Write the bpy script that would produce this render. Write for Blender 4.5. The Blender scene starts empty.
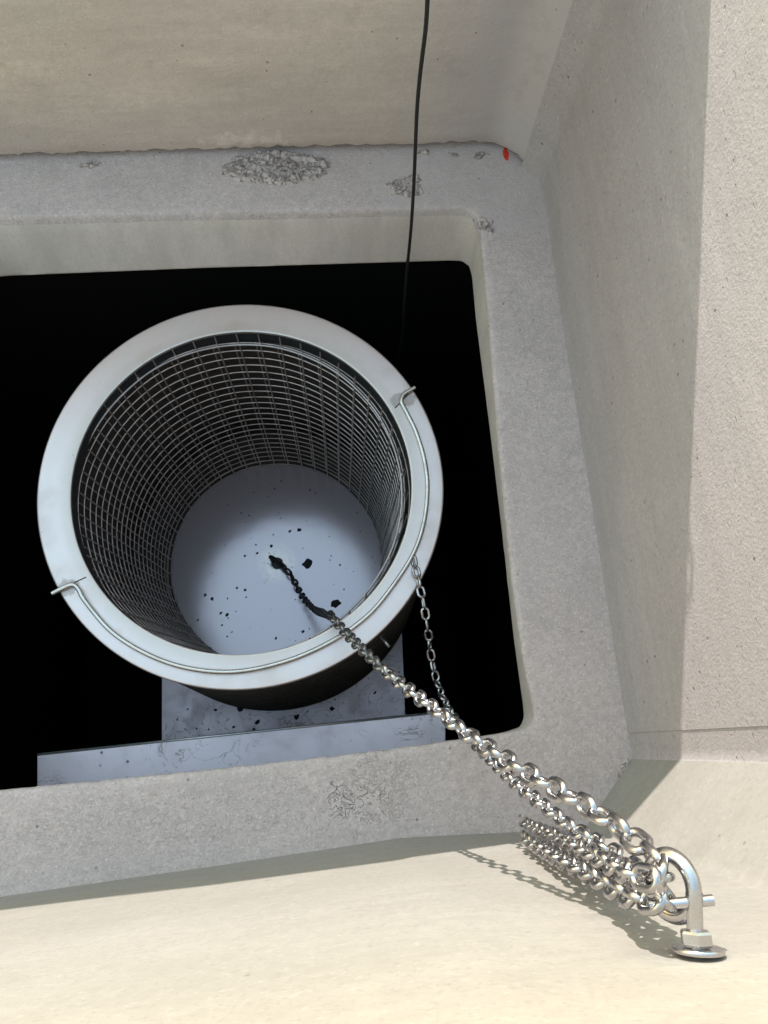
import bpy, bmesh, math, random
from mathutils import Vector, Matrix, noise
random.seed(7)
S = bpy.context.scene
COL = S.collection
PI = math.pi
# ------------------------------------------------------------------ camera (solved from the photo's straight edges)
F_PX = 781.15
ROT = Matrix(((0.99482562, 0.06736142, -0.07605531), (-0.08635207, 0.95503267, -0.28364753), (0.05352841, 0.28874737, 0.95590777)))
CAM = Vector((0, 0, 1.0))
def ray(px, py):
    return (ROT @ Vector((px - 384, 512 - py, -F_PX))).normalized()
def un(px, py, z):
    d = ray(px, py)
    return CAM + d * ((z - 1) / d.z)
def onplane(px, py, p, n):
    d = ray(px, py)
    return CAM + d * ((Vector(p) - CAM).dot(n) / d.dot(n))
def nearseg(px, py, a, b):            # point on the ray closest to the 3-D line a-b
    d = ray(px, py); e = (b - a).normalized(); w = CAM - a
    B = d.dot(e); D = d.dot(w); E_ = e.dot(w)
    t = (B * E_ - D) / (1 - B * B)
    return CAM + d * t
cd = bpy.data.cameras.new('camera'); cam = bpy.data.objects.new('camera', cd); COL.objects.link(cam)
cam.matrix_world = Matrix.Translation(CAM) @ ROT.to_4x4()
cd.sensor_fit = 'HORIZONTAL'; cd.sensor_width = 36; cd.lens = F_PX / 768 * 36
cd.clip_start = 0.02; cd.clip_end = 200
S.camera = cam

# ------------------------------------------------------------------ object helpers
def tag(o, label=None, cat=None, group=None, kind=None):
    if label: o['label'] = label
    if cat: o['category'] = cat
    if group: o['group'] = group
    if kind: o['kind'] = kind
    return o
def empty(name, loc=(0, 0, 0)):
    o = bpy.data.objects.new(name, None); COL.objects.link(o); o.location = loc; o.empty_display_size = .02
    return o
def link(name, me, mats, parent=None, smooth=True):
    if not isinstance(mats, (list, tuple)): mats = [mats]
    for m in mats: me.materials.append(m)
    if smooth:
        for p in me.polygons: p.use_smooth = True
    o = bpy.data.objects.new(name, me); COL.objects.link(o)
    if parent:
        o.parent = parent
        loc = parent.matrix_basis.translation
        o.location = -loc
    return o
class MB:
    def __init__(s): s.v = []; s.f = []
    def add(s, vs, fs):
        n = len(s.v); s.v += [Vector(v) for v in vs]; s.f += [[i + n for i in f] for f in fs]
    def tube(s, pts, r, seg=6, closed=False, cap=True):
        pts = [Vector(p) for p in pts]; n = len(pts); vs = []; fs = []
        up = None
        for i, p in enumerate(pts):
            a = pts[(i - 1) % n] if (closed or i > 0) else p
            b = pts[(i + 1) % n] if (closed or i < n - 1) else p
            t = (b - a).normalized()
            if up is None:
                up = t.orthogonal().normalized()
                if abs(t.z) < .9: up = (Vector((0, 0, 1)) - t * t.z).normalized()
            up = (up - t * up.dot(t)).normalized(); q = t.cross(up)
            rr = r[i] if isinstance(r, (list, tuple)) else r
            for k in range(seg):
                w = 2 * PI * k / seg
                vs.append(p + up * math.cos(w) * rr + q * math.sin(w) * rr)
        m = n if closed else n - 1
        for i in range(m):
            for k in range(seg):
                a = i * seg + k; b = i * seg + (k + 1) % seg; c = ((i + 1) % n) * seg + (k + 1) % seg; d = ((i + 1) % n) * seg + k
                fs.append([a, d, c, b])
        if cap and not closed:
            fs.append(list(range(seg))); fs.append([(n - 1) * seg + k for k in range(seg)][::-1])
        s.add(vs, fs)
    def box(s, c, X, Y, Z):
        c = Vector(c); vs = []
        for k in (-1, 1):
            for j in (-1, 1):
                for i in (-1, 1): vs.append(c + X * i + Y * j + Z * k)
        s.add(vs, [[0, 2, 3, 1], [4, 5, 7, 6], [0, 1, 5, 4], [2, 6, 7, 3], [0, 4, 6, 2], [1, 3, 7, 5]])
    def lathe(s, prof, C, n, u, v, seg=128, closed=False):     # prof: (radius, height along n)
        vs = []; fs = []; m = len(prof)
        for k in range(seg):
            w = 2 * PI * k / seg; d = u * math.cos(w) + v * math.sin(w)
            for (r, h) in prof: vs.append(C + d * r + n * h)
        for k in range(seg):
            for j in range(m if closed else m - 1):
                a = k * m + j; b = k * m + (j + 1) % m; c = ((k + 1) % seg) * m + (j + 1) % m; d = ((k + 1) % seg) * m + j
                fs.append([a, d, c, b])
        s.add(vs, fs)
    def mesh(s, name, sharp=None):
        me = bpy.data.meshes.new(name); me.from_pydata([tuple(v) for v in s.v], [], s.f); me.validate(); me.update()
        bm = bmesh.new(); bm.from_mesh(me); bmesh.ops.recalc_face_normals(bm, faces=bm.faces)
        if sharp is not None:
            for e in bm.edges:
                if len(e.link_faces) == 2 and e.calc_face_angle(0) > sharp: e.smooth = False
        bm.to_mesh(me); bm.free()
        return me
    def build(s, name, mats, parent=None, smooth=True, sharp=math.radians(40)):
        return link(name, s.mesh(name, sharp), mats, parent, smooth)
def catmull(pts, step):
    pts = [Vector(p) for p in pts]; out = []
    P = [pts[0] * 2 - pts[1]] + pts + [pts[-1] * 2 - pts[-2]]
    for i in range(1, len(P) - 2):
        a, b, c, d = P[i - 1:i + 3]; n = max(2, int((c - b).length / step))
        for k in range(n):
            t = k / n
            out.append(.5 * ((2 * b) + (c - a) * t + (2 * a - 5 * b + 4 * c - d) * t * t + (3 * b - a - 3 * c + d) * t ** 3))
    out.append(pts[-1]); return out
def densify(pts, step, closed=False):
    out = []; n = len(pts)
    for i in range(n if closed else n - 1):
        a = Vector(pts[i]); b = Vector(pts[(i + 1) % n]); k = max(1, int((b - a).length / step))
        for j in range(k): out.append(a.lerp(b, j / k))
    if not closed: out.append(Vector(pts[-1]))
    return out

# ------------------------------------------------------------------ materials
class NT:
    def __init__(s, name):
        s.m = bpy.data.materials.new(name); s.m.use_nodes = True; s.t = s.m.node_tree; s.n = s.t.nodes; s.l = s.t.links
        s.b = s.n['Principled BSDF']; s.co = s.n.new('ShaderNodeTexCoord').outputs['Object']
    def setb(s, **k):
        for a, v in k.items():
            i = s.b.inputs[a.replace('_', ' ')]
            if hasattr(v, 'node'): s.l.new(v, i)
            else: i.default_value = v
    def map(s, scale=(1, 1, 1), rot=(0, 0, 0), loc=(0, 0, 0)):
        n = s.n.new('ShaderNodeMapping'); s.l.new(s.co, n.inputs[0]); n.inputs['Scale'].default_value = scale
        n.inputs['Rotation'].default_value = rot; n.inputs['Location'].default_value = loc; return n.outputs[0]
    def noise(s, scale, detail=4, rough=.55, vec=None, dist=0):
        n = s.n.new('ShaderNodeTexNoise'); s.l.new(vec or s.co, n.inputs['Vector'])
        n.inputs['Scale'].default_value = scale; n.inputs['Detail'].default_value = detail; n.inputs['Roughness'].default_value = rough; n.inputs['Distortion'].default_value = dist
        return n.outputs['Fac']
    def voro(s, scale, feature='F1', vec=None, rand=1):
        n = s.n.new('ShaderNodeTexVoronoi'); n.feature = feature; s.l.new(vec or s.co, n.inputs['Vector']); n.inputs['Scale'].default_value = scale; n.inputs['Randomness'].default_value = rand
        return n.outputs['Distance']
    def ramp(s, x, lo, hi, a=0., b=1.):
        n = s.n.new('ShaderNodeMapRange'); s.l.new(x, n.inputs[0]); n.inputs[1].default_value = lo; n.inputs[2].default_value = hi; n.inputs[3].default_value = a; n.inputs[4].default_value = b
        return n.outputs[0]
    def math(s, op, a, b=0.):
        n = s.n.new('ShaderNodeMath'); n.operation = op
        for i, v in enumerate((a, b)):
            if hasattr(v, 'node'): s.l.new(v, n.inputs[i])
            else: n.inputs[i].default_value = v
        return n.outputs[0]
    def mix(s, f, a, b):
        n = s.n.new('ShaderNodeMix'); n.data_type = 'RGBA'
        for i, v in ((0, f), (6, a), (7, b)):
            if hasattr(v, 'node'): s.l.new(v, n.inputs[i])
            elif i == 0: n.inputs[i].default_value = v
            else: n.inputs[i].default_value = (*v, 1)
        return n.outputs[2]
    def bump(s, h, dist, prev=None, strength=1):
        n = s.n.new('ShaderNodeBump'); s.l.new(h, n.inputs['Height']); n.inputs['Distance'].default_value = dist; n.inputs['Strength'].default_value = strength
        if prev: s.l.new(prev, n.inputs['Normal'])
        return n.outputs['Normal']
    def done(s, normal=None):
        if normal: s.l.new(normal, s.b.inputs['Normal'])
        return s.m
    def ell(s, c, r, warp=.5, wscale=40):   # soft irregular blob mask around point c with radii r: 1 inside
        n = s.n.new('ShaderNodeMapping'); n.vector_type = 'TEXTURE'; s.l.new(s.co, n.inputs[0]); n.inputs['Location'].default_value = c; n.inputs['Scale'].default_value = r
        l = s.n.new('ShaderNodeVectorMath'); l.operation = 'LENGTH'; s.l.new(n.outputs[0], l.inputs[0])
        w = s.noise(wscale, 4, .6); w = s.math('MULTIPLY', s.math('SUBTRACT', w, .5), warp * 4)
        return s.ramp(s.math('ADD', l.outputs['Value'], w), 1.05, .85)

def concrete(name, base, var=.12, stretch=(1, 1, 1), grain=.0006, gscale=420, mid=.0012, mscale=45, tint=None, rough=.9, pits=.0, mott=.25, streak=0., stscale=(1, 1, 1), salt=.3):
    t = NT(name); v = t.map(stretch)
    dark = tuple(c * (1 - var) for c in base); light = tuple(min(1, c * (1 + var)) for c in base)
    big = t.ramp(t.noise(5, 5, .6, v), .35, .65)
    col = t.mix(big, dark, light)
    med = t.ramp(t.noise(38, 5, .65, v), .35, .7)
    col = t.mix(t.math('MULTIPLY', med, .3), col, tuple(c * .82 for c in base))
    if tint:
        col = t.mix(t.math('MULTIPLY', t.ramp(t.noise(3.2, 3, .5, t.map(loc=(3, 1, 5))), .42, .62), .55), col, tint)
    sp = t.ramp(t.noise(gscale, 2, .5), .56, .72)
    col = t.mix(t.math('MULTIPLY', sp, salt), col, tuple(c * .55 for c in base))
    mo = t.ramp(t.noise(gscale * .36, 3, .6, t.map(loc=(2, 7, 4))), .38, .64)
    col = t.mix(t.math('MULTIPLY', mo, mott), col, tuple(c * .74 for c in base))
    sp2 = t.ramp(t.noise(gscale * .8, 2, .5, t.map(loc=(9, 4, 2))), .58, .72)
    col = t.mix(t.math('MULTIPLY', sp2, salt), col, tuple(min(1, c * 1.3) for c in base))
    if streak:
        st = t.ramp(t.noise(1, 5, .65, t.map(stscale)), .42, .66)
        col = t.mix(t.math('MULTIPLY', st, streak), col, tuple(c * .72 for c in base))
    nrm = t.bump(t.noise(mscale, 6, .6, v), mid)
    nrm = t.bump(t.noise(gscale, 3, .6), grain, nrm)
    if pits:
        pm = t.ramp(t.voro(48, 'F1', t.map((1, 1, 1), loc=(.3, .2, .1))), .055, .10)
        gate = t.ramp(t.noise(13, 2, .5), .5, .56)
        pit = t.math('MULTIPLY', t.math('SUBTRACT', 1, pm), gate)
        col = t.mix(t.math('MULTIPLY', pit, .55), col, tuple(c * .35 for c in base))
        nrm = t.bump(t.math('SUBTRACT', 1, pit), pits, nrm)
    t.setb(Roughness=rough)
    t.b.inputs['Specular IOR Level'].default_value = .25
    return t, col, nrm
def fin(x, extra=None):
    t, col, nrm = x
    t.setb(Base_Color=col); return t.done(nrm)

t, col, nrm = concrete('slab_concrete', (.55, .46, .445), .08, grain=.0011, gscale=330, mid=.0018, mscale=30, pits=.001, mott=.6, salt=.65)
# a bare crusty mortar smear near the front edge and pale / rosy areas
pk = t.ell(un(470, 190, 0), (.16, .1, .1), .35, 9)
col = t.mix(t.math('MULTIPLY', pk, .5), col, (.50, .44, .44))
m1 = t.ell(un(375, 790, 0), (.05, .05, .05), .5, 25)
rid = t.math('ABSOLUTE', t.math('SUBTRACT', t.noise(95, 3, .5, dist=1.5), .5))
lines = t.math('MULTIPLY', t.ramp(rid, .03, .0), m1)
col = t.mix(t.math('MULTIPLY', lines, .12), col, (.26, .25, .24)); nrm = t.bump(t.math('SUBTRACT', 1, lines), .0005, nrm)
m2 = t.ell(un(180, 815, 0), (.24, .03, .05), .6, 18)
l2 = t.math('MULTIPLY', t.ramp(rid, .02, .0), m2)
nrm = t.bump(t.math('SUBTRACT', 1, l2), .0003, nrm)
hc = t.math('MULTIPLY', t.ramp(t.math('ABSOLUTE', t.math('SUBTRACT', t.noise(5, 5, .6, t.map(loc=(1, 2, 3)), .6), .5)), .004, .0), t.ramp(t.noise(3, 2, .5, t.map(loc=(7, 7, 1))), .5, .56))
col = t.mix(t.math('MULTIPLY', hc, .35), col, (.2, .19, .18))
db = t.ramp(t.noise(11, 6, .7, t.map(loc=(2, 8, 3))), .5, .68)
col = t.mix(t.math('MULTIPLY', db, .25), col, (.33, .29, .27))
# red paint dab in the far corner
rd = t.ell(un(506, 154, 0), (.0048, .013, .02), .4, 110)
col = t.mix(rd, col, (.70, .045, .02))
M_slab = fin((t, col, nrm))
t, col, nrm = concrete('reveal_concrete', (.62, .54, .50), .1, stretch=(1, 1, .4), grain=.0004, mid=.0008, streak=.45, stscale=(26, 26, 2.5))
M_reveal = fin((t, col, nrm))
t, col, nrm = concrete('far_wall_concrete', (.57, .475, .43), .17, stretch=(.5, 1, 1.5), grain=.0004, gscale=300, mid=.0012, mscale=32, pits=.0009, tint=(.52, .46, .42), streak=.35, stscale=(5, 5, 45), mott=.3)
ef = t.ell(un(245, 135, .03), (.055, .05, .016), .8, 45)
col = t.mix(t.math('MULTIPLY', t.math('MULTIPLY', ef, t.ramp(t.noise(60, 4, .7), .38, .62)), .65), col, (.72, .62, .57))
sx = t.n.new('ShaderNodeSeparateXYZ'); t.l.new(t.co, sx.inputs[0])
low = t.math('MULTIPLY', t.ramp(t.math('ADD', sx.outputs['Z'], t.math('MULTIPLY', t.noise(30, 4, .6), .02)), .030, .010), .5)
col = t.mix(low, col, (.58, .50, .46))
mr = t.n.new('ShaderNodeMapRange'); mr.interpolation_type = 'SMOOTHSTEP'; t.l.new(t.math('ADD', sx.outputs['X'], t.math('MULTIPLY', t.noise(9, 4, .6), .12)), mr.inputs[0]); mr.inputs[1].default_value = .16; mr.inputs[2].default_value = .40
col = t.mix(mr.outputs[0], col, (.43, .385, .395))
bl = t.ramp(t.noise(17, 4, .7, t.map(loc=(5, 2, 8))), .56, .70)
col = t.mix(t.math('MULTIPLY', bl, .28), col, (.30, .255, .22))
M_far = fin((t, col, nrm))
t, col, nrm = concrete('right_wall_concrete', (.398, .358, .368), .09, stretch=(1, .4, 1), grain=.0008, gscale=300, mid=.0005, mscale=90, pits=.0014, streak=.22, stscale=(50, 3, 50), salt=.45)
fib = t.ramp(t.voro(150, 'F1', t.map((1, .35, 1.2), rot=(.6, 0, 0))), .12, .20)
fg = t.ramp(t.noise(60, 2, .5), .55, .6)
fm = t.math('MULTIPLY', t.math('SUBTRACT', 1, fib), fg)
nrm = t.bump(t.math('SUBTRACT', 1, fm), .0009, nrm)
M_right = fin((t, col, nrm))
t, col, nrm = concrete('near_wall_concrete', (.31, .289, .270), .06, stretch=(.35, 1, 1), grain=.00025, gscale=260, mid=.0012, mscale=26, tint=(.35, .33, .315), streak=.18, stscale=(4, 4, 30))
wm = t.ramp(t.noise(7, 6, .7, t.map((.5, 1, 1), loc=(4, 1, 1)), 1.2), .52, .66)
col = t.mix(t.math('MULTIPLY', wm, .16), col, (.22, .20, .17))
dk = t.math('MULTIPLY', t.ramp(t.voro(32, 'F1'), .07, .045), t.ramp(t.noise(10, 2), .52, .56))
col = t.mix(t.math('MULTIPLY', dk, .5), col, (.12, .11, .10))
M_near = fin((t, col, nrm))
t, col, nrm = concrete('ground_concrete', (.42, .40, .37)); M_ground = fin((t, col, nrm))
t, col, nrm = concrete('mortar', (.52, .435, .415), .15, grain=.0012, gscale=260, mid=.002, mscale=60); rid = t.math('ABSOLUTE', t.math('SUBTRACT', t.noise(70, 4, .6, dist=1.2), .5))
ck = t.ramp(rid, .03, .004)
col = t.mix(t.math('MULTIPLY', ck, .22), col, (.12, .12, .12)); nrm = t.bump(t.math('SUBTRACT', 1, ck), .002, nrm)
M_mortar = fin((t, col, nrm))
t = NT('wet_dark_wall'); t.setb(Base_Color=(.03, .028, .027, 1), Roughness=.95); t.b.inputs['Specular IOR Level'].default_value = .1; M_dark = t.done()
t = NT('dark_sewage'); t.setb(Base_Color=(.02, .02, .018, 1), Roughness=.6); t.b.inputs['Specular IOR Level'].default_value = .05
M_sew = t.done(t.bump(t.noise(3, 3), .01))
t = NT('dull_pipe'); t.setb(Base_Color=(.16, .16, .16, 1), Roughness=.8); M_pipe = t.done()

def steel(name, base=(.62, .62, .64), rough=.38, dirt=.25, dirtcol=(.33, .28, .22), scale=14, metal=.85, scratch=True):
    t = NT(name)
    d = t.ramp(t.noise(scale, 6, .65), .5, .72)
    col = t.mix(t.math('MULTIPLY', d, dirt), base, dirtcol)
    t.setb(Metallic=metal, Roughness=t.math('ADD', t.ramp(t.noise(scale * 2, 5, .6), .3, .7, rough - .035, rough + .045), t.math('MULTIPLY', d, .12)))
    nrm = t.bump(t.noise(260, 3, .6, t.map((1, 1, .2))), .00012) if scratch else None
    return t, col, nrm
def fins(x):
    t, col, nrm = x; t.setb(Base_Color=col); return t.done(nrm)

# basket pose (fitted)
BN = Vector((-.0061, -.0217, 1)).normalized(); BC = Vector((-.1201, .3979, -.14))
BU = Vector((1, 0, 0)); BU = (BU - BN * BU.dot(BN)).normalized(); BV = BN.cross(BU)
RO, RI, HD, RD, RB = .3076, .2578, .579, .2330, .3234
def onflange(px, py, h=0.): return onplane(px, py, BC + BN * h, BN)
DC = BC - BN * HD + BU * .004 - BV * .003
def ondisc(px, py, h=0.): return onplane(px, py, DC + BN * h, BN)

t, col, nrm = steel('flange_steel', (.70, .615, .60), .40, .16, scale=9)
# brownish film at the inner far edge, weld stains at the two seams
def dist_to(t, c):
    n = t.n.new('ShaderNodeVectorMath'); n.operation = 'DISTANCE'; t.l.new(t.co, n.inputs[0]); n.inputs[1].default_value = c; return n.outputs['Value']
rr = dist_to(t, BC)
film = t.math('MULTIPLY', t.ramp(t.math('ADD', rr, t.math('MULTIPLY', t.noise(18, 4, .6), .03)), .293, .268), .5)
col = t.mix(film, col, (.40, .35, .27))
for p in ((403, 400), (66, 588)):
    w = t.ell(onflange(*p), (.022, .012, .02), .6, 60)
    col = t.mix(t.math('MULTIPLY', w, .45), col, (.16, .12, .09))
sp = t.math('MULTIPLY', t.ramp(t.voro(55), .10, .07), t.ramp(t.noise(22, 2), .58, .62))
col = t.mix(t.math('MULTIPLY', sp, .5), col, (.25, .23, .2))
M_flange = fins((t, col, nrm))
t, col, nrm = steel('floor_steel', (.52, .455, .49), .13, .10, (.46, .42, .46), scale=7)
st = t.ell(DC, (.034, .034, .05), .7, 70)
dd0 = t.ramp(dist_to(t, DC), .05, .008)
stn = t.math('MULTIPLY', dd0, t.ramp(t.noise(75, 5, .7), .32, .66))
col = t.mix(t.math('MULTIPLY', stn, .9), col, (.80, .71, .60))
c2 = t.ell(DC, (.014, .014, .05), .5, 90)
col = t.mix(t.math('MULTIPLY', c2, .8), col, (.12, .10, .07))
sp = t.math('MULTIPLY', t.ramp(t.voro(60), .12, .08), t.ramp(t.noise(14, 2), .55, .6))
col = t.mix(t.math('MULTIPLY', sp, .6), col, (.13, .13, .15))
t.setb(Metallic=.55, Roughness=.2)
for l_ in list(t.b.inputs['Roughness'].links): t.l.remove(l_)
t.b.inputs['Roughness'].default_value = .17; nrm = t.bump(t.noise(9, 2, .5), .0006)
M_floor = fins((t, col, nrm))
t, col, nrm = steel('skirt_steel', (.035, .038, .04), .45, .3, (.05, .045, .04), metal=.5); M_skirt = fins((t, col, nrm))
t, col, nrm = steel('wire_steel', (.54, .48, .48), .5, .4, (.12, .11, .10), scale=30, metal=.75, scratch=False); M_wire = fins((t, col, nrm))
t, col, nrm = steel('hoop_steel', (.66, .66, .66), .35, .2, (.3, .28, .25), scale=30, metal=.8, scratch=False); M_hoop = fins((t, col, nrm))
t, col, nrm = steel('drum_steel', (.075, .064, .055), .6, .5, (.03, .026, .02), scale=20, metal=.2, scratch=False); M_drum = fins((t, col, nrm))
t, col, nrm = steel('rod_steel', (.62, .60, .57), .28, .3, (.25, .21, .16), scale=40, metal=1, scratch=False); M_rod = fins((t, col, nrm))
t, col, nrm = steel('bracket_steel', (.74, .64, .68), .42, .07, (.26, .25, .25), scale=12, metal=.55)
rid = t.math('ABSOLUTE', t.math('SUBTRACT', t.noise(26, 3, .55, t.map((1, 1, 1)), dist=1.2), .5))
gate = t.ramp(t.noise(6, 2, .5, t.map(loc=(1.3, 0, 0))), .47, .56)
ln = t.math('MULTIPLY', t.ramp(rid, .016, .004), gate)
col = t.mix(t.math('MULTIPLY', ln, .5), col, (.09, .08, .07))
sp = t.math('MULTIPLY', t.ramp(t.voro(45), .13, .09), t.ramp(t.noise(11, 2), .52, .57))
col = t.mix(t.math('MULTIPLY', sp, .8), col, (.06, .055, .05))
M_bracket = fins((t, col, nrm))
t, col, nrm = steel('chain_steel', (.47, .455, .47), .24, .7, (.16, .145, .13), scale=60, metal=1, scratch=False)
M_chain = fins((t, col, nrm))
t, col, nrm = steel('bolt_steel', (.50, .49, .51), .25, .3, (.5, .45, .4), scale=60, metal=1, scratch=False)
M_bolt = fins((t, col, nrm))
t = NT('grimy_chain'); t.setb(Base_Color=(.022, .021, .025, 1), Roughness=.4); M_grime = t.done(t.bump(t.noise(500, 3), .0006))
t = NT('black_rubber'); t.setb(Base_Color=(.012, .012, .012, 1), Roughness=.55); M_cable = t.done()
t = NT('mud'); t.setb(Base_Color=(.018, .018, .024, 1), Roughness=.8); M_mud = t.done(t.bump(t.noise(300, 4), .001))

# ------------------------------------------------------------------ slab with its opening
ZB = -.105
top_px = [(-12, 218.5), (100, 216), (200, 213.5), (300, 212), (400, 210), (455, 208.5), (466, 209), (474, 213), (478, 222), (481, 240), (487, 300), (500, 470), (513, 590), (524, 665), (533, 705), (534, 716), (531, 724), (522, 729.5), (500, 733), (470, 737.5), (445, 741), (380, 750), (300, 759.5), (200, 770), (100, 780), (-12, 791)]
bot_px = [(12, 275.5), (100, 272), (200, 268), (300, 265), (400, 262), (450, 260.5), (462, 261), (469, 266), (472, 276), (476, 320), (490, 430), (503, 540), (514, 640), (523, 705), (524, 718), (520, 727)]
near_bot = [(505, 732), (470, 740), (445, 746), (380, 756), (300, 765), (200, 777), (100, 787), (0, 796)]
def resample(pts, n):
    L = [0]
    for a, b in zip(pts, pts[1:]): L.append(L[-1] + (b - a).length)
    out = []; j = 0
    for i in range(n):
        s = L[-1] * i / (n - 1)
        while j < len(L) - 2 and L[j + 1] < s: j += 1
        out.append(pts[j].lerp(pts[j + 1], (s - L[j]) / max(1e-9, L[j + 1] - L[j])))
    return out
topl = [un(x, y, 0) for x, y in top_px]
a0 = topl[0].copy(); a1 = topl[-1].copy()
topl = [Vector((-0.562, a0.y - .028, 0)), Vector((-0.554, a0.y - .008, 0))] + topl[0:] + [Vector((-0.554, a1.y + .006, 0)), Vector((-0.562, a1.y + .03, 0))]
botl = [un(x, y, ZB) for x, y in bot_px]
bl0 = botl[0]; nb = [un(x, y, ZB) for x, y in near_bot]
botl = [Vector((-0.572, bl0.y - .044, ZB)), Vector((-0.567, bl0.y - .020, ZB)), Vector((-0.552, bl0.y - .004, ZB))] + botl + nb + [Vector((-0.56, nb[-1].y + .012, ZB)), Vector((-0.57, nb[-1].y + .04, ZB))]
NL = 620
tl = resample(topl + [topl[0]], NL)[:-1]; bl = resample(botl + [botl[0]], NL)[:-1]
# align the resampled loops by index of nearest angle around the centre
cen = sum(tl, Vector()) / len(tl)
def ang(p): return math.atan2(p.y - cen.y, p.x - cen.x)
def at_angle(loop, z):
    A = sorted((ang(p), p) for p in loop)
    out = []
    import bisect
    keys = [a for a, _ in A]
    def f(w):
        i = bisect.bisect(keys, w); a = A[i - 1]; b = A[i % len(A)]
        wa, wb = a[0], b[0]
        if i == 0: wa -= 2 * PI
        if i == len(A): wb += 2 * PI
        k = (w - wa) / max(1e-9, wb - wa)
        return a[1].lerp(b[1], min(1, max(0, k)))
    return f
ft = at_angle(tl, 0); fb = at_angle(bl, ZB)
angs = [ang(p) for p in tl]
def rings():
    R = []
    lv = [(0, 0, 1), (0, .0035, .75), (.0012, .0035, .2), (.0042, .0, .0)]
    return R
slab = MB()
loops = []
def jit(p, k, amp):
    q = p * k; return Vector((noise.noise(q), noise.noise(q + Vector((7, 3, 1))), noise.noise(q + Vector((2, 9, 4))))) * amp
rim = []
for w in angs:
    a = ft(w); b = fb(w); o = (Vector((a.x, a.y, 0)) - Vector((cen.x, cen.y, 0))).normalized()
    rag = abs(noise.noise(a * 60)) * .0035 + abs(noise.noise(a * 170)) * .0018
    if a.y > .6: rag *= .35
    row = []
    row.append(a + o * .014)
    row.append(a + o * (.0055 + rag) + jit(a, 90, .0006))
    row.append(a + o * (.0018 + rag * .6) + Vector((0, 0, -.0014)) + jit(a, 120, .0005))
    row.append(a + o * rag * .4 + Vector((0, 0, -.006 - rag)) + jit(a, 100, .0006))
    for k in (.12, .3, .5, .7, .88, .97):
        q = a.lerp(b, k); row.append(q + jit(q, 40, .0009))
    row.append(b)
    row.append(b + o * .006 + Vector((0, 0, -.006)))
    row.append(b + o * .6 + Vector((0, 0, -.006)))
    rim.append(row)
n = len(rim); m = len(rim[0])
slab.add([v for r in rim for v in r], [[i * m + j, ((i + 1) % n) * m + j, ((i + 1) % n) * m + j + 1, i * m + j + 1] for i in range(n) for j in range(m - 1)])
# footprint of the shaft walls (inner face, at z = 0)
F0 = un(0, 161, 0); F1 = un(497, 147.5, 0); G0 = un(541, 182, 0); A0 = un(631, 768, 0); B0 = un(585, 829, 0); N1 = un(400, 838, 0); N0 = un(0, 897, 0)
XL = -.85
FL = Vector((XL, F0.y + (F0.y - F1.y) / (F0.x - F1.x) * (XL - F0.x), 0)); NLf = Vector((XL, N0.y + (N0.y - N1.y) / (N0.x - N1.x) * (XL - N0.x), 0))
outer = []
for w in angs:     # top sheet out to a rectangle beyond the walls
    d = Vector((math.cos(w), math.sin(w), 0)); ts = []
    for (lim, c, dd) in ((.52, cen.x, d.x), (-1.0, cen.x, d.x), (1.03, cen.y, d.y), (-.30, cen.y, d.y)):
        if abs(dd) > 1e-6:
            tt = (lim - c) / dd
            if tt > 0: ts.append(tt)
    outer.append(Vector((cen.x, cen.y, 0)) + d * min(ts))
base = len(slab.v)
sheet = []
K = 14
for i, w in enumerate(angs):
    a = rim[i][0]; b = outer[i]
    for k in range(1, K + 1):
        q = a.lerp(b, k / K); q.z = noise.noise(q * 14) * .0012 * (1 if k < K else 0); sheet.append(q)
slab.v += sheet
for i in range(n):
    j = (i + 1) % n
    slab.f.append([i * m, base + i * K, base + j * K, j * m])
    for k in range(K - 1): slab.f.append([base + i * K + k, base + i * K + k + 1, base + j * K + k + 1, base + j * K + k])
so = slab.build('floor_slab', [M_slab, M_reveal], sharp=math.radians(60)); tag(so, kind='structure')
for p in so.data.polygons:
    if p.center.z < -.010: p.material_index = 1

# crusty mortar lumps and chipped patches on the slab (real relief)
def lump(parent, c, rx, ry, h, rot, seed, name='mortar_patch', normal=Vector((0, 0, 1)), mat=None, freq=1., solid=False):
    N = 46; mb = MB(); vs = []; fs = []
    X = Vector((1, 0, 0)); X = (X - normal * X.dot(normal)).normalized(); Y = normal.cross(X)
    X, Y = X * math.cos(rot) + Y * math.sin(rot), Y * math.cos(rot) - X * math.sin(rot)
    for j in range(N):
        for i in range(N):
            u = i / (N - 1) * 2 - 1; v = j / (N - 1) * 2 - 1
            w = math.atan2(v, u); r = math.hypot(u, v)
            edge = .72 + .5 * noise.noise(Vector((math.cos(w) * 1.6 * freq + seed, math.sin(w) * 1.6 * freq, seed))) + .15 * noise.noise(Vector((math.cos(w) * 6, math.sin(w) * 6, seed)))
            if solid: edge = .86 + .16 * noise.noise(Vector((math.cos(w) * 2 + seed, math.sin(w) * 2, seed))) + .08 * noise.noise(Vector((math.cos(w) * 7, math.sin(w) * 7, seed)))
            q = c + X * u * rx + Y * v * ry
            k = max(0, min(1, (edge - r) / .10))
            p3 = Vector((u * rx, v * ry, seed * .1)) * 72
            cell = noise.voronoi(p3, distance_metric='DISTANCE')[0]
            hh = h * (.45 + .8 * (cell[1] - cell[0]) + .8 * noise.noise(p3 * 2.2)) * k - .0016 * (1 - k)
            vs.append(q + normal * hh)
    for j in range(N - 1):
        for i in range(N - 1): fs.append([j * N + i, j * N + i + 1, (j + 1) * N + i + 1, (j + 1) * N + i])
    mb.add(vs, fs)
    return mb.build(name, mat or M_mortar, parent, sharp=math.radians(35))
lump(so, un(274, 168, 0), .098, .036, .0075, -.03, 1.3, solid=True)
lump(so, un(408, 186, 0), .045, .024, .0022, .1, 4.1)
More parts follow.
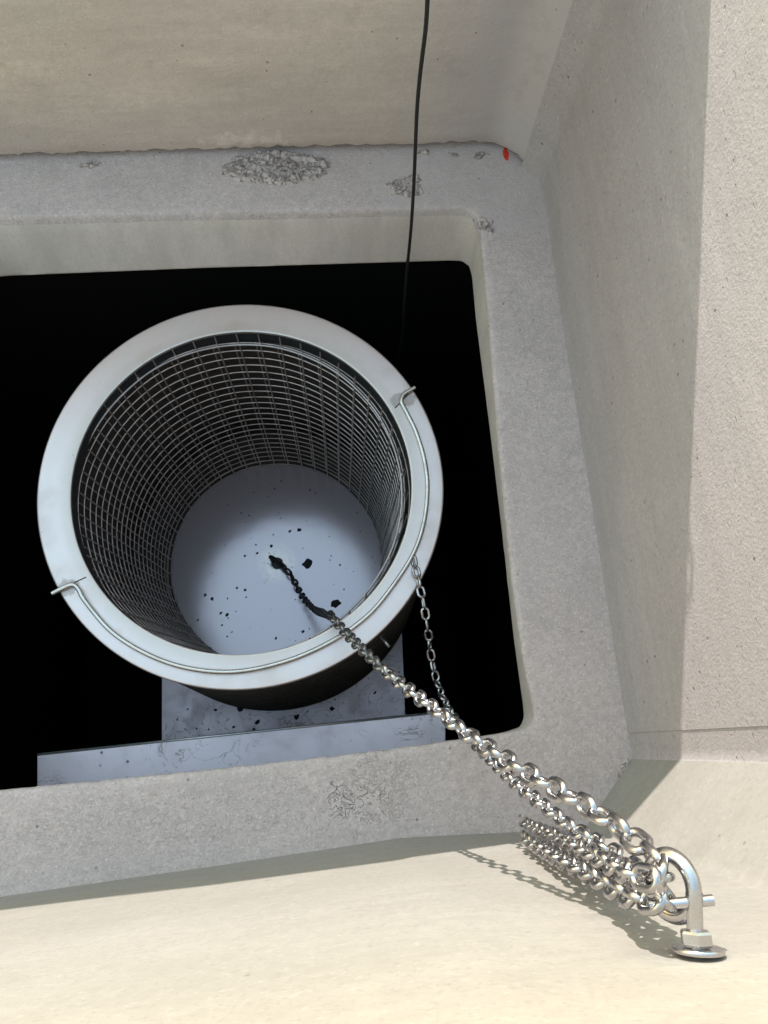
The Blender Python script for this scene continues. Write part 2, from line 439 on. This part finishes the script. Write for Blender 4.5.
lump(so, un(487, 226, 0), .017, .019, .0035, .2, 2.7)
lump(so, un(90, 165, 0), .020, .008, .0045, .0, 8.2)
lump(so, un(480, 156, 0), .016, .007, .006, .0, 5.2)
lump(so, un(455, 155, 0), .010, .006, .004, .0, 6.9)
lump(so, un(424, 152, 0), .014, .005, .004, .0, 3.4)
lump(so, un(536, 172, 0), .010, .009, .005, .6, 7.7)
lump(so, un(626, 772, 0), .008, .022, .003, -.6, 9.4)

# ------------------------------------------------------------------ shaft walls
# sun direction (travel), and the far rim whose edge throws the shadow line seen on the right and near walls
SUN = Vector((.28, -1.0, -.507)).normalized()
def wall(name, inner, ztop, mat, thick=.12, zbot=.0, rag=0., zstep=.02, tops=None):
    inner = densify(inner, .008); n = len(inner); mb = MB(); vs = []; fs = []
    nor = []
    for i in range(n):
        a = inner[max(0, i - 1)]; b = inner[min(n - 1, i + 1)]; d = (b - a).normalized(); nor.append(Vector((d.y, -d.x, 0)) * -1)
    rows = 26
    for i, p in enumerate(inner):
        zt = tops(p) if tops else ztop
        zb = zbot
        if rag: zb = zbot + rag * (abs(noise.noise(p * 45)) + .5 * abs(noise.noise(p * 160)) + .25)
        for k in range(rows):
            z = zb + (zt - zb) * (k / (rows - 1)) ** 1.3
            q = Vector((p.x, p.y, z)) - nor[i] * (noise.noise(Vector((p.x * 4, p.y * 4, z * 5))) * .0016)
            if k == 0 and rag: q += nor[i] * .003 
            vs.append(q)
        vs.append(Vector((p.x, p.y, zt)) + nor[i] * thick)
        vs.append(Vector((p.x, p.y, -.001)) + nor[i] * thick)
    m = rows + 2
    for i in range(n - 1):
        for k in range(m):
            fs.append([i * m + k, (i + 1) * m + k, (i + 1) * m + (k + 1) % m, i * m + (k + 1) % m])
    fs.append(list(range(m))); fs.append([(n - 1) * m + k for k in range(m)][::-1])
    mb.add(vs, fs)
    o = mb.build(name, mat, sharp=math.radians(60)); tag(o, kind='structure'); return o
# shadow points measured on the near wall and the right wall -> height of the far rim above each x
wnear = Vector((-(B0 - N0).y, (B0 - N0).x, 0))
RIM = []
for (x, y) in ((0, 911), (200, 887), (400, 858), (510, 843), (600, 838)):
    a_, b_ = (N0, N1) if x < 400 else (N1, B0)
    q_ = onplane(x, y, a_, Vector((-(b_ - a_).y, (b_ - a_).x, 0))); k_ = (F0.y - q_.y) / -SUN.y
    RIM.append((q_.x - SUN.x * k_, q_.z - SUN.z * k_))
RIM = [(RIM[0][0] - .3, RIM[0][1] - .04)] + RIM + [(.30, .638), (.6, .638)]
print('RIM', RIM)
def rimz(p):
    for (x0, z0), (x1, z1) in zip(RIM, RIM[1:]):
        if p.x <= x1: return z0 + (z1 - z0) * max(0, p.x - x0) / (x1 - x0)
    return RIM[-1][1]
cor = []
for k in range(9):      # rounded far-right corner
    t_ = k / 8; C_ = Vector((G0.x - .004, F1.y - .003, 0))
    cor.append(F1.lerp(C_, t_).lerp(C_.lerp(G0, t_), t_))
def fillet(P0, P1, P2, r_, n_=6):
    a = P1 + (P0 - P1).normalized() * r_; b = P1 + (P2 - P1).normalized() * r_
    return [a.lerp(P1, k / n_).lerp(P1.lerp(b, k / n_), k / n_) for k in range(n_ + 1)]
A1 = un(627, 733, 0); A2 = un(632, 757, 0)
cor = fillet(FL, F1, G0, .024) + [F1.lerp(G0, k / 6) for k in (2, 3, 4)] 
cor = fillet(FL, F1, G0, .022) + [F1.lerp(G0, .40), F1.lerp(G0, .46), F1.lerp(G0, .5), F1.lerp(G0, .55)] + fillet(F1, G0, A1, .016)
def curved(z): return z
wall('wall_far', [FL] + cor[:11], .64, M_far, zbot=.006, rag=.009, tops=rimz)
wall('wall_right', cor[10:] + [A1, A1 + Vector((.0008, -.0004, 0)), A2, A2.lerp(B0, .02)], .64, M_right, zbot=-.001)
wall('wall_near', [A2, B0, N1, N0, NLf], .74, M_near, zbot=-.001)
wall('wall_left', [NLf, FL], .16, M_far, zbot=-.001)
# surface outside the shaft
g = MB()
for (zt, x0, x1, y0, y1) in ((.15, -12, -.99, -12, 12), (.48, .50, 12, -12, 12), (.48, -.99, .50, 1.02, 12), (.48, -.99, .50, -12, -.30)):
    g.add([(x0, y0, zt), (x1, y0, zt), (x1, y1, zt), (x0, y1, zt)], [[0, 1, 2, 3]])
tag(g.build('ground', M_ground), kind='structure')

# ------------------------------------------------------------------ dark tank under the slab
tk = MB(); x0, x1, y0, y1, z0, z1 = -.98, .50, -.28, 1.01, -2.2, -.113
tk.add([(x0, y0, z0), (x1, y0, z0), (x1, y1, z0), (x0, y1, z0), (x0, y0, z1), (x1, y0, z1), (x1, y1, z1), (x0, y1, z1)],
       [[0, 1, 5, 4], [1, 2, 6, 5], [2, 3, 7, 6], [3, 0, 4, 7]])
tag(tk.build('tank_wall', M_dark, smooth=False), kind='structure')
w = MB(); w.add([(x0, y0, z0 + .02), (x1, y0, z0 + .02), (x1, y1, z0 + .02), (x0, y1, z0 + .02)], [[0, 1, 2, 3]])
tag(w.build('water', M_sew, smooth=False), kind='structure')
pp = MB(); pp.tube([un(-60, 291, -.62), un(200, 285.5, -.62), un(560, 277, -.62)], .0022, 8)
tag(pp.build('thin_pipe', M_pipe), 'thin dark pipe running straight across the black tank behind the basket', 'pipe')

# ------------------------------------------------------------------ filter basket
bk = empty('filter_basket', BC - BN * HD)
tag(bk, 'round steel strainer basket with mesh sides and wide flat rim inside the square opening', 'basket')
mb = MB(); mb.lathe([(RI, .0), (RI + .0012, .0008), (RI + .003, .0009), (RI + .012, .0009), (RO - .012, .0009), (RO - .003, .0009), (RO - .0015, .0008), (RO, -.0005), (RO, -.0055), (RO - .004, -.006), (RI + .002, -.006), (RI, -.005)], BC, BN, BU, BV, 256, True)
fl = mb.build('rim_flange', M_flange, bk, sharp=math.radians(50))
mb = MB(); SC = BC - BU * .006 - BV * .002
mb.lathe([(RI + .004, -.0062), (RI + .0005, -.034), (RI + .003, -.034), (RI + .0065, -.0062)], BC, BN, BU, BV, 192, True)
mb.build('rim_skirt', M_skirt, bk)
def mesh_cyl(r0, r1, h0, h1, nv, nh, wire, off0, phase, seg=96, hoopr=None, hup=0):
    mb = MB()
    def P(w, h):
        k = (h - h0) / (h1 - h0); r = r0 + (r1 - r0) * k
        r += .0016 * noise.noise(Vector((math.cos(w) * 3, math.sin(w) * 3, h * 7 + phase)))
        c = (BC + off0).lerp(DC + BN * HD, k)
        return c - BN * h + (BU * math.cos(w) + BV * math.sin(w)) * r
    for i in range(nv):
        w = 2 * PI * (i + phase) / nv
        mb.tube([P(w, h0 - hup + (h1 - h0 + hup) * k / 10) for k in range(11)], wire * 1.12, 5, cap=False)
    for j in range(nh):
        h = h0 + (h1 - h0) * (j + .4 * 0) / (nh - 1)
        mb.tube([P(2 * PI * k / seg, h) + (BU * math.cos(2 * PI * k / seg) + BV * math.sin(2 * PI * k / seg)) * wire * 1.6 for k in range(seg)], hoopr or wire, 5, closed=True)
    return mb, P
off = -BU * .0085 - BV * .003
im, P = mesh_cyl(RI - .002, RD - .001, .030, HD - .004, 46, 23, .00112, off, .3, hup=.031)
im.build('inner_mesh', M_wire, bk)
om, P2 = mesh_cyl(RI + .007, RD + .009, .040, HD - .002, 46, 2, .00115, off, .58)
om.build('backing_mesh', M_wire, bk)
hp = MB()
hp.tube([P(2 * PI * k / 160, .0290) - (BU * math.cos(2 * PI * k / 160) + BV * math.sin(2 * PI * k / 160)) * .0026 for k in range(160)], .0017, 8, closed=True)
for k in range(23):
    c = P(2 * PI * (2 * k + .3) / 46, .0270); mb_r = .0028
    s_ = bmesh.new(); bmesh.ops.create_icosphere(s_, subdivisions=1, radius=mb_r); s_.verts.ensure_lookup_table()
    hp.add([c + v.co - BN * .000 for v in s_.verts], [[v.index for v in f.verts] for f in s_.faces]); s_.free()
hp.build('top_hoop', M_wire, bk)
# outer drum: dark sheet with close ribs and hoops
mb = MB()
mb.lathe([(RD - .01, -HD - .004), (RB - .008, -HD - .004), (RB - .008, -HD - .0065), (RD - .01, -HD - .0065)], BC, BN, BU, BV, 160, True)
mb.lathe([(RO - .012, -.006), (RB - .008, -HD - .006), (RB - .004, -HD - .006), (RO - .008, -.006)], BC, BN, BU, BV, 160, True)
NV = 190
for i in range(NV):
    w = 2 * PI * i / NV; d = BU * math.cos(w) + BV * math.sin(w)
    mb.tube([BC + d * (RO - .0075) - BN * .0065, BC + d * (RB - .0035) - BN * (HD + .004)], .0014, 4, cap=False)
for j in range(16):
    h = .02 + (HD - .02) * j / 15; r = RO - .0055 + (RB - RO + .004) * h / HD
    mb.tube([BC - BN * h + (BU * math.cos(2 * PI * k / 120) + BV * math.sin(2 * PI * k / 120)) * r for k in range(120)], .0015, 5, closed=True)
mb.build('outer_drum', M_drum, bk)
mb = MB()   # floor plate
prof = [(0.0001, 0), (.06, .0002), (.15, .0), (RD - .012, .0), (RD + .002, .0), (RD + .003, -.001), (RD + .003, -.010), (.0001, -.010)]
mb.lathe(prof, DC, BN, BU, BV, 160)
mb.build('basket_floor', M_floor, bk)
# lifting eye in the middle of the floor
EY = DC + BU * .0; mb = MB()
ed = (BU * .75 + BV * -.65).normalized()
mb.tube([EY + BN * (.017 + .015 * math.sin(a)) + ed * .017 * math.cos(a) for a in [2 * PI * k / 20 for k in range(20)]], .0048, 8, closed=True)
mb.lathe([(.013, .001), (.012, .006), (.004, .008), (.0001, .008)], EY, BN, BU, BV, 20)
mb.build('lifting_eye', M_grime, bk)
# bail handle folded down on the rim
hpx = [(415, 387.5), (409, 391), (403.5, 394.5), (401.5, 402), (407, 413), (416.5, 433), (424.5, 460), (427.5, 489), (423.5, 524), (412, 556), (389, 591), (366, 617), (332, 641), (288, 660.5), (237, 671.5), (190, 668.5), (149, 655), (112, 632), (85, 601), (79, 590), (73, 584.5), (64, 587.5), (52, 593.5)]
hh = [.006] * len(hpx)
mb = MB(); mb.tube(catmull([onflange(x, y, .0046) for x, y in hpx], .004), .0035, 10)
mb.build('bail_handle', M_rod, bk)
# little pins at the hinge points and the stud on the drum side
for (pa, pb) in (((395, 408), (414, 388)), ((86, 577), (56, 591))):
    mb = MB(); a = onflange(*pa, .0015); b = onflange(*pb, .0015); mb.tube([a - BN * .0007, b - BN * .0007], .0009, 6); mb.build('weld_seam', M_skirt, bk)
mb = MB()
dd = (BU * math.cos(-.95) + BV * math.sin(-.95))
a = onplane(381, 635.5, BC - BN * .11, BN); a = un(380, 636, -.24); b = un(389.5, 647, -.235)
mb.tube([a, b], .0026, 8); mb.build('side_stud', M_hoop, bk)

# ------------------------------------------------------------------ support bracket under the basket
bz = BC.z - HD - .03
br = empty('support_bracket', un(282, 720, bz)); tag(br, 'grey steel support plate with a long front rail under the round basket', 'bracket')
def slabpoly(mb, pts, z, th):
    vs = [Vector((p.x, p.y, z)) for p in pts] + [Vector((p.x, p.y, z - th)) for p in pts]; n = len(pts)
    mb.add(vs, [list(range(n)), [n + i for i in range(n)][::-1]] + [[i, (i + 1) % n, n + (i + 1) % n, n + i] for i in range(n)])
mb = MB(); slabpoly(mb, [un(162, 560, bz), un(162, 790, bz), un(408, 790, bz), un(399, 560, bz)], bz, .008)
mb.build('base_plate', M_bracket, br, smooth=False)
rz = -.33
mb = MB(); slabpoly(mb, [un(37, 755.5, rz), un(37, 850, rz), un(446, 850, rz), un(445.5, 712.5, rz)], rz, .006)
q0 = un(37, 755.5, rz); q1 = un(445.5, 712.5, rz)
e = (q1 - q0).normalized(); nn_ = Vector((-e.y, e.x, 0))
mb.box((q0 + q1) / 2 - Vector((0, 0, (rz - bz) / 2)) - nn_ * .004, e * ((q1 - q0).length / 2 - .001), nn_ * .003, Vector((0, 0, (rz - bz) / 2 - .0062)))
rl = mb.build('front_rail', M_bracket, br, smooth=False)
bv = rl.modifiers.new('bevel', 'BEVEL'); bv.width = .0012; bv.segments = 2
mb = MB()   # bright top edge bead of the rail
mb.tube([q0 + nn_ * .0012 + Vector((0, 0, -.001)), q1 + nn_ * .0012 + Vector((0, 0, -.001))], .0022, 8); mb.build('rail_edge', M_hoop, br)

# ------------------------------------------------------------------ chains
def link_mesh(L_in, Wd, r, mat, name):
    mb = MB(); R = Wd / 2 - r; s = (L_in + 2 * r) / 2 - R - r + r   # half straight length
    s = max(.0005, (L_in + r * 2) / 2 - R - 0 * r - r * 0); s = L_in / 2 + r - R - r * 1.0 + 0
    s = max(.0005, s + r * 0)
    pts = []
    hs = L_in / 2 + r / 1 - R - r / 1 + 0
    hs = max(.0006, (L_in + 2 * r) / 2 - r - R + r * .0) + .0
    for k in range(9):
        a = -PI / 2 + PI * k / 8; pts.append(Vector((hs + (R + 0) * math.cos(a), R * math.sin(a), 0)))
    for k in range(9):
        a = PI / 2 + PI * k / 8; pts.append(Vector((-hs + R * math.cos(a), R * math.sin(a), 0)))
    mb.tube(pts, r, 9, closed=True)
    me = mb.mesh(name); me.materials.append(mat)
    for p in me.polygons: p.use_smooth = True
    return me
LA = dict(p=.0166, W=.0158, r=.0025)
LB = dict(p=.0165, W=.0142, r=.0021)
meA = link_mesh(LA['p'], LA['W'], LA['r'], M_chain, 'link'); meAd = link_mesh(LA['p'], LA['W'], LA['r'], M_grime, 'grimy_link')
t, col, nrm = steel('dull_chain_steel', (.24, .23, .23), .35, .6, (.07, .06, .055), scale=60, metal=.9, scratch=False); M_dull = fins((t, col, nrm))
meAm = link_mesh(LA['p'], LA['W'], LA['r'], M_dull, 'dull_link')
meB = link_mesh(LB['p'], LB['W'], LB['r'], M_chain, 'link')
def chain(name, path, spec, label, nd=0, medark=None, memid=None, me=None, roll0=.3, twist=.12, group=None):
    pts = catmull(path, .002); root = empty(name, pts[-1]); tag(root, label, 'chain', group)
    # walk the curve with equal chords
    pos = [pts[0]]; i = 0; cur = pts[0]
    for q in pts[1:]:
        while (q - cur).length >= spec['p']:
            cur = cur + (q - cur).normalized() * spec['p']; pos.append(cur)
    up = None; k = 0
    for a, b in zip(pos, pos[1:]):
        t_ = (b - a).normalized()
        if up is None: up = t_.orthogonal().normalized()
        up = (up - t_ * up.dot(t_)).normalized()
        ro = roll0 + k * (PI / 2 + twist) + random.uniform(-.09, .09)
        s_ = up * math.cos(ro) + t_.cross(up) * math.sin(ro); n_ = t_.cross(s_)
        o = bpy.data.objects.new('link', medark if k < nd else (memid if (memid and k < nd + 16) else me)); COL.objects.link(o); o.parent = root
        M = Matrix((t_, s_, n_)).transposed().to_4x4(); M.translation = (a + b) / 2 - root.location
        o.matrix_basis = M; k += 1
    return root, pos
# bolt foot on the near wall
wn = Vector((-(B0 - N0).y, (B0 - N0).x, 0)).normalized()
if wn.y < 0: wn = -wn
wn = Vector((-(N1 - N0).y, (N1 - N0).x, 0)).normalized()
foot = onplane(699, 958, B0, Vector((-(B0 - N1).y, (B0 - N1).x, 0)))
wn = Vector((-(B0 - N1).y, (B0 - N1).x, 0)).normalized()
if wn.y < 0: wn = -wn
U = Vector((-.52, 0, -.85)); U = (U - wn * U.dot(wn)).normalized()
EC = foot + wn * .0315 + U * .0105
HOLD = EC + U * .0125 + wn * .005
# main chain: from the basket floor over the rim and up to the eye bolt, then its tail hangs down the near wall
fp = onflange(331, 616, .007)
seg_a = [EY + BN * .028 + ed * .012]
for (x, y, z) in ((291, 575, -.690), (297.5, 588, -.665), (305, 600, -.60), (315, 609.5, -.47), (324, 613.5, -.29)): seg_a.append(un(x, y, z))
seg_a.append(fp)
end = EC + wn * .0150 + U * .004
for (x, y) in ((345, 632), (372, 659), (402, 685), (432, 707), (462, 730), (495, 753), (530, 775), (570, 797), (610, 821), (642, 846), (664, 867)):
    seg_a.append(nearseg(x, y, fp, end))
seg_a.append(end)
chA, posA = chain('lifting_chain', seg_a, LA, 'long chain from the basket floor over its rim to the eye bolt, lower end blackened', nd=40, medark=meAd, memid=meAm, me=meA)
# side chain: from the bail handle, sagging, up to the bolt
hb = onflange(413, 556, .006)
hz = (end - hb); hn = Vector((-hz.y, hz.x, 0)).normalized()
seg_b = [hb]
for (x, y) in ((417, 575), (423, 600), (428, 630), (431, 655), (436, 678), (446, 703), (462, 728), (482, 752), (510, 778), (540, 803), (575, 829), (610, 852), (642, 874)):
    seg_b.append(onplane(x, y, hb, hn))
seg_b.append(HOLD - U * .004)
import sys
print('A', [tuple(round(c, 3) for c in p) for p in seg_a]); print('B', [tuple(round(c, 3) for c in p) for p in seg_b]); print('foot', foot, 'EC', EC)
chB, posB = chain('safety_chain', seg_b, LB, 'thinner chain hooked to the rim handle, sagging beneath the main chain to the bolt', me=meB)
# tails hanging from the bolt against the near wall
def onwall(px, py, d): return onplane(px, py, foot + wn * d, wn)
tails = [
 ([EC + U * .004 + wn * .010] + [onwall(x, y, d) for x, y, d in ((655, 890, .032), (625, 873, .029), (590, 853, .026), (555, 836, .022), (524, 822, .017))], LA, meA, 'upper of the two long loose chain ends hanging down the sunlit wall'),
 ([EC + U * .003 - wn * .004] + [onwall(x, y, d) for x, y, d in ((655, 905, .026), (625, 893, .022), (590, 874, .019), (555, 856, .016), (522, 836, .013))], LA, meA, 'lowest of the three loose chain ends hanging on the sunlit wall, nearest its shadow'),
 ([EC + U * .005 + wn * .004] + [onwall(x, y, d) for x, y, d in ((648, 882, .040), (615, 866, .036), (580, 848, .031), (550, 832, .026))], LB, meB, 'short thin chain end lying between the two thicker hanging tails')]
for i, (pth, sp_, me_, lab) in enumerate(tails):
    chain('chain_tail', pth, sp_, lab, me=me_, roll0=.4 + i, twist=.05 + .05 * i, group='loose chain ends at the eye bolt')

# ------------------------------------------------------------------ eye bolt
eb = empty('eye_bolt', foot); tag(eb, 'shiny steel eye bolt with washer and nut fixed in the sunlit concrete, holding the chains', 'eye bolt')
mb = MB(); mb.tube([EC + wn * .0145 * math.sin(a) + U * .0130 * math.cos(a) for a in [2 * PI * k / 40 for k in range(40)]], .0039, 14, closed=True); mb.build('eye', M_bolt, eb)
mb = MB(); mb.tube([foot - wn * .01, foot + wn * .012, foot + wn * .022 - U * .001, EC - U * .0130 - wn * .002], [.0040, .0040, .0042, .0042], 14); mb.build('shank', M_bolt, eb)
W1 = wn.cross(U).normalized()
mb = MB(); tw = (wn + Vector((.05, 0, -.03))).normalized(); ua = tw.orthogonal().normalized(); va = tw.cross(ua)
mb.lathe([(.0042, .0012), (.0042, .0034), (.0121, .0034), (.0125, .0028), (.0125, .0018), (.0121, .0012)], foot + wn * .0012, tw, ua, va, 48, True); mb.build('washer', M_bolt, eb)
mb = MB(); mb.lathe([(.0037, .0052), (.0070, .0052), (.0078, .0062), (.0078, .0110), (.0070, .0122), (.0037, .0122)], foot, wn, ua, va, 6, True); mb.build('nut', M_bolt, eb, smooth=False)
pc = onwall(684, 904, .026)
mb = MB(); pc = onwall(684, 904, .026); pc = CAM + (pc - CAM) * 1.015
mb.tube([pc + Vector((-.0165, 0, -.004)), pc + Vector((.0155, 0, -.0015))], .0027, 14); mb.build('cross_pin', M_bolt, eb)

# ------------------------------------------------------------------ cable
cp = [(429, -25), (427.5, 0), (425.5, 30), (420, 75), (417, 110), (415.5, 145), (414, 180), (412, 215), (409.5, 245), (406.5, 275), (404, 310), (401, 345)]
cy = .735
path = [onplane(x, y, (0, cy, 0), Vector((0, 1, 0))) for x, y in cp]
path = [Vector((path[0].x + .01, 1.10, .49)), Vector((path[0].x + .01, 1.03, .60)), Vector((path[0].x + .008, 1.0, .638)), Vector((path[0].x + .007, .90, .641)), Vector((path[0].x + .004, .865, .60)), Vector((path[0].x + .002, .80, .52))] + path + [path[-1] + Vector((-.004, .02, -.45)), path[-1] + Vector((-.0, .04, -1.2))]
mb = MB(); mb.tube(catmull(path, .006), .0025, 10)
tag(mb.build('power_cable', M_cable), 'thin black cable hanging down in front of the far wall into the dark opening', 'cable')

# ------------------------------------------------------------------ grime
def blob(name, c, r, h, nrm_, seed):
    mb = MB(); X = nrm_.orthogonal().normalized(); Y = nrm_.cross(X); vs = [c + nrm_ * h]; fs = []; N = 22
    for k in range(N):
        w = 2 * PI * k / N; q = r * (1 + .5 * noise.noise(Vector((math.cos(w) * 1.7 + seed, math.sin(w) * 1.7, seed))))
        vs.append(c + (X * math.cos(w) + Y * math.sin(w)) * q * .7 + nrm_ * h * .8)
    for k in range(N):
        w = 2 * PI * k / N; q = r * (1 + .5 * noise.noise(Vector((math.cos(w) * 1.7 + seed, math.sin(w) * 1.7, seed))))
        vs.append(c + (X * math.cos(w) + Y * math.sin(w)) * q - nrm_ * .0004)
    for k in range(N):
        j = (k + 1) % N; fs.append([0, 1 + k, 1 + j]); fs.append([1 + k, 1 + N + k, 1 + N + j, 1 + j])
    mb.add(vs, fs); return mb, mb.build(name, M_mud)
for (x, y, r, lab) in ((307.5, 563.5, .0115, 'dark clump of wet mud on the basket floor just right of the lifting eye'), (336, 603.5, .0105, 'dark clump of wet mud on the basket floor near the rim beside the black chain')):
    _, o = blob('mud_clump', ondisc(x, y), r, .004, BN, x * .1); tag(o, lab, 'mud clump', 'mud clumps on the basket floor')
mb = MB()
def speck(c, r, nrm_):
    X = nrm_.orthogonal().normalized(); Y = nrm_.cross(X); a0_ = random.uniform(0, 6); vs = [c + nrm_ * .0012]; N = 7
    for k in range(N):
        q = r * random.uniform(.6, 1.25); w = a0_ + 2 * PI * k / N; vs.append(c + (X * math.cos(w) + Y * math.sin(w) * .8) * q + nrm_ * .0002)
    mb.add(vs, [[0, 1 + k, 1 + (k + 1) % N] for k in range(N)])
for (x, y, r) in ((271, 546, .0045), (257, 553, .0035), (245, 590, .004), (205, 595, .004), (212, 599, .005), (221, 613, .004), (227, 615, .0045), (237, 588, .003), (256, 545, .0025), (290, 531, .004), (299, 530, .0055), (340, 565, .003), (222, 625, .003), (303, 632, .004), (276, 638, .0035), (198, 620, .003), (245, 556, .0035), (310, 490, .003), (330, 560, .002)):
    speck(ondisc(x, y, .0003), r, BN)
for _ in range(70):
    w = random.uniform(0, 2 * PI); q = RD * .95 * math.sqrt(random.random())
    speck(DC + (BU * math.cos(w) + BV * math.sin(w)) * q + BN * .0003, random.choice((.0009, .0012, .0016, .0022)), BN)
for (x, y, r) in ((297, 717, .008), (257, 722, .006), (332, 709, .006), (240, 709, .008), (436, 700, .006)):
    if x < 400: speck(un(x, y, bz + .0004), r, Vector((0, 0, 1)))
for _ in range(60): speck(un(random.uniform(166, 398), random.uniform(640, 745), bz + .0004), random.choice((.001, .0016, .0025, .004)), Vector((0, 0, 1)))
tag(mb.build('dirt_specks', M_mud, smooth=False), 'scattered dark dirt specks on the basket floor and the plate below', kind='stuff')

# ------------------------------------------------------------------ light
wd = bpy.data.worlds.new('World'); S.world = wd; wd.use_nodes = True
nt = wd.node_tree; bg = nt.nodes['Background']; sk = nt.nodes.new('ShaderNodeTexSky'); sk.sky_type = 'NISHITA'; sk.sun_disc = False; sk.dust_density = .3; sk.air_density = 2.8; sk.ozone_density = 1
to = -SUN
sk.sun_elevation = math.asin(to.z); sk.sun_rotation = math.atan2(to.x, to.y)
nt.links.new(sk.outputs[0], bg.inputs[0]); bg.inputs[1].default_value = .15
sd = bpy.data.lights.new('sun', 'SUN'); sd.energy = 2.0; sd.angle = math.radians(.5); sd.color = (1, .94, .85)
so_ = bpy.data.objects.new('sun', sd); COL.objects.link(so_); so_.rotation_euler = SUN.to_track_quat('-Z', 'Y').to_euler(); so_.location = (0, 0, 5)
vs_ = S.view_settings; vs_.view_transform = 'Standard'; vs_.look = 'None'; vs_.gamma = 1; vs_.exposure = 1.7
S.cycles.max_bounces = 12; S.cycles.diffuse_bounces = 8
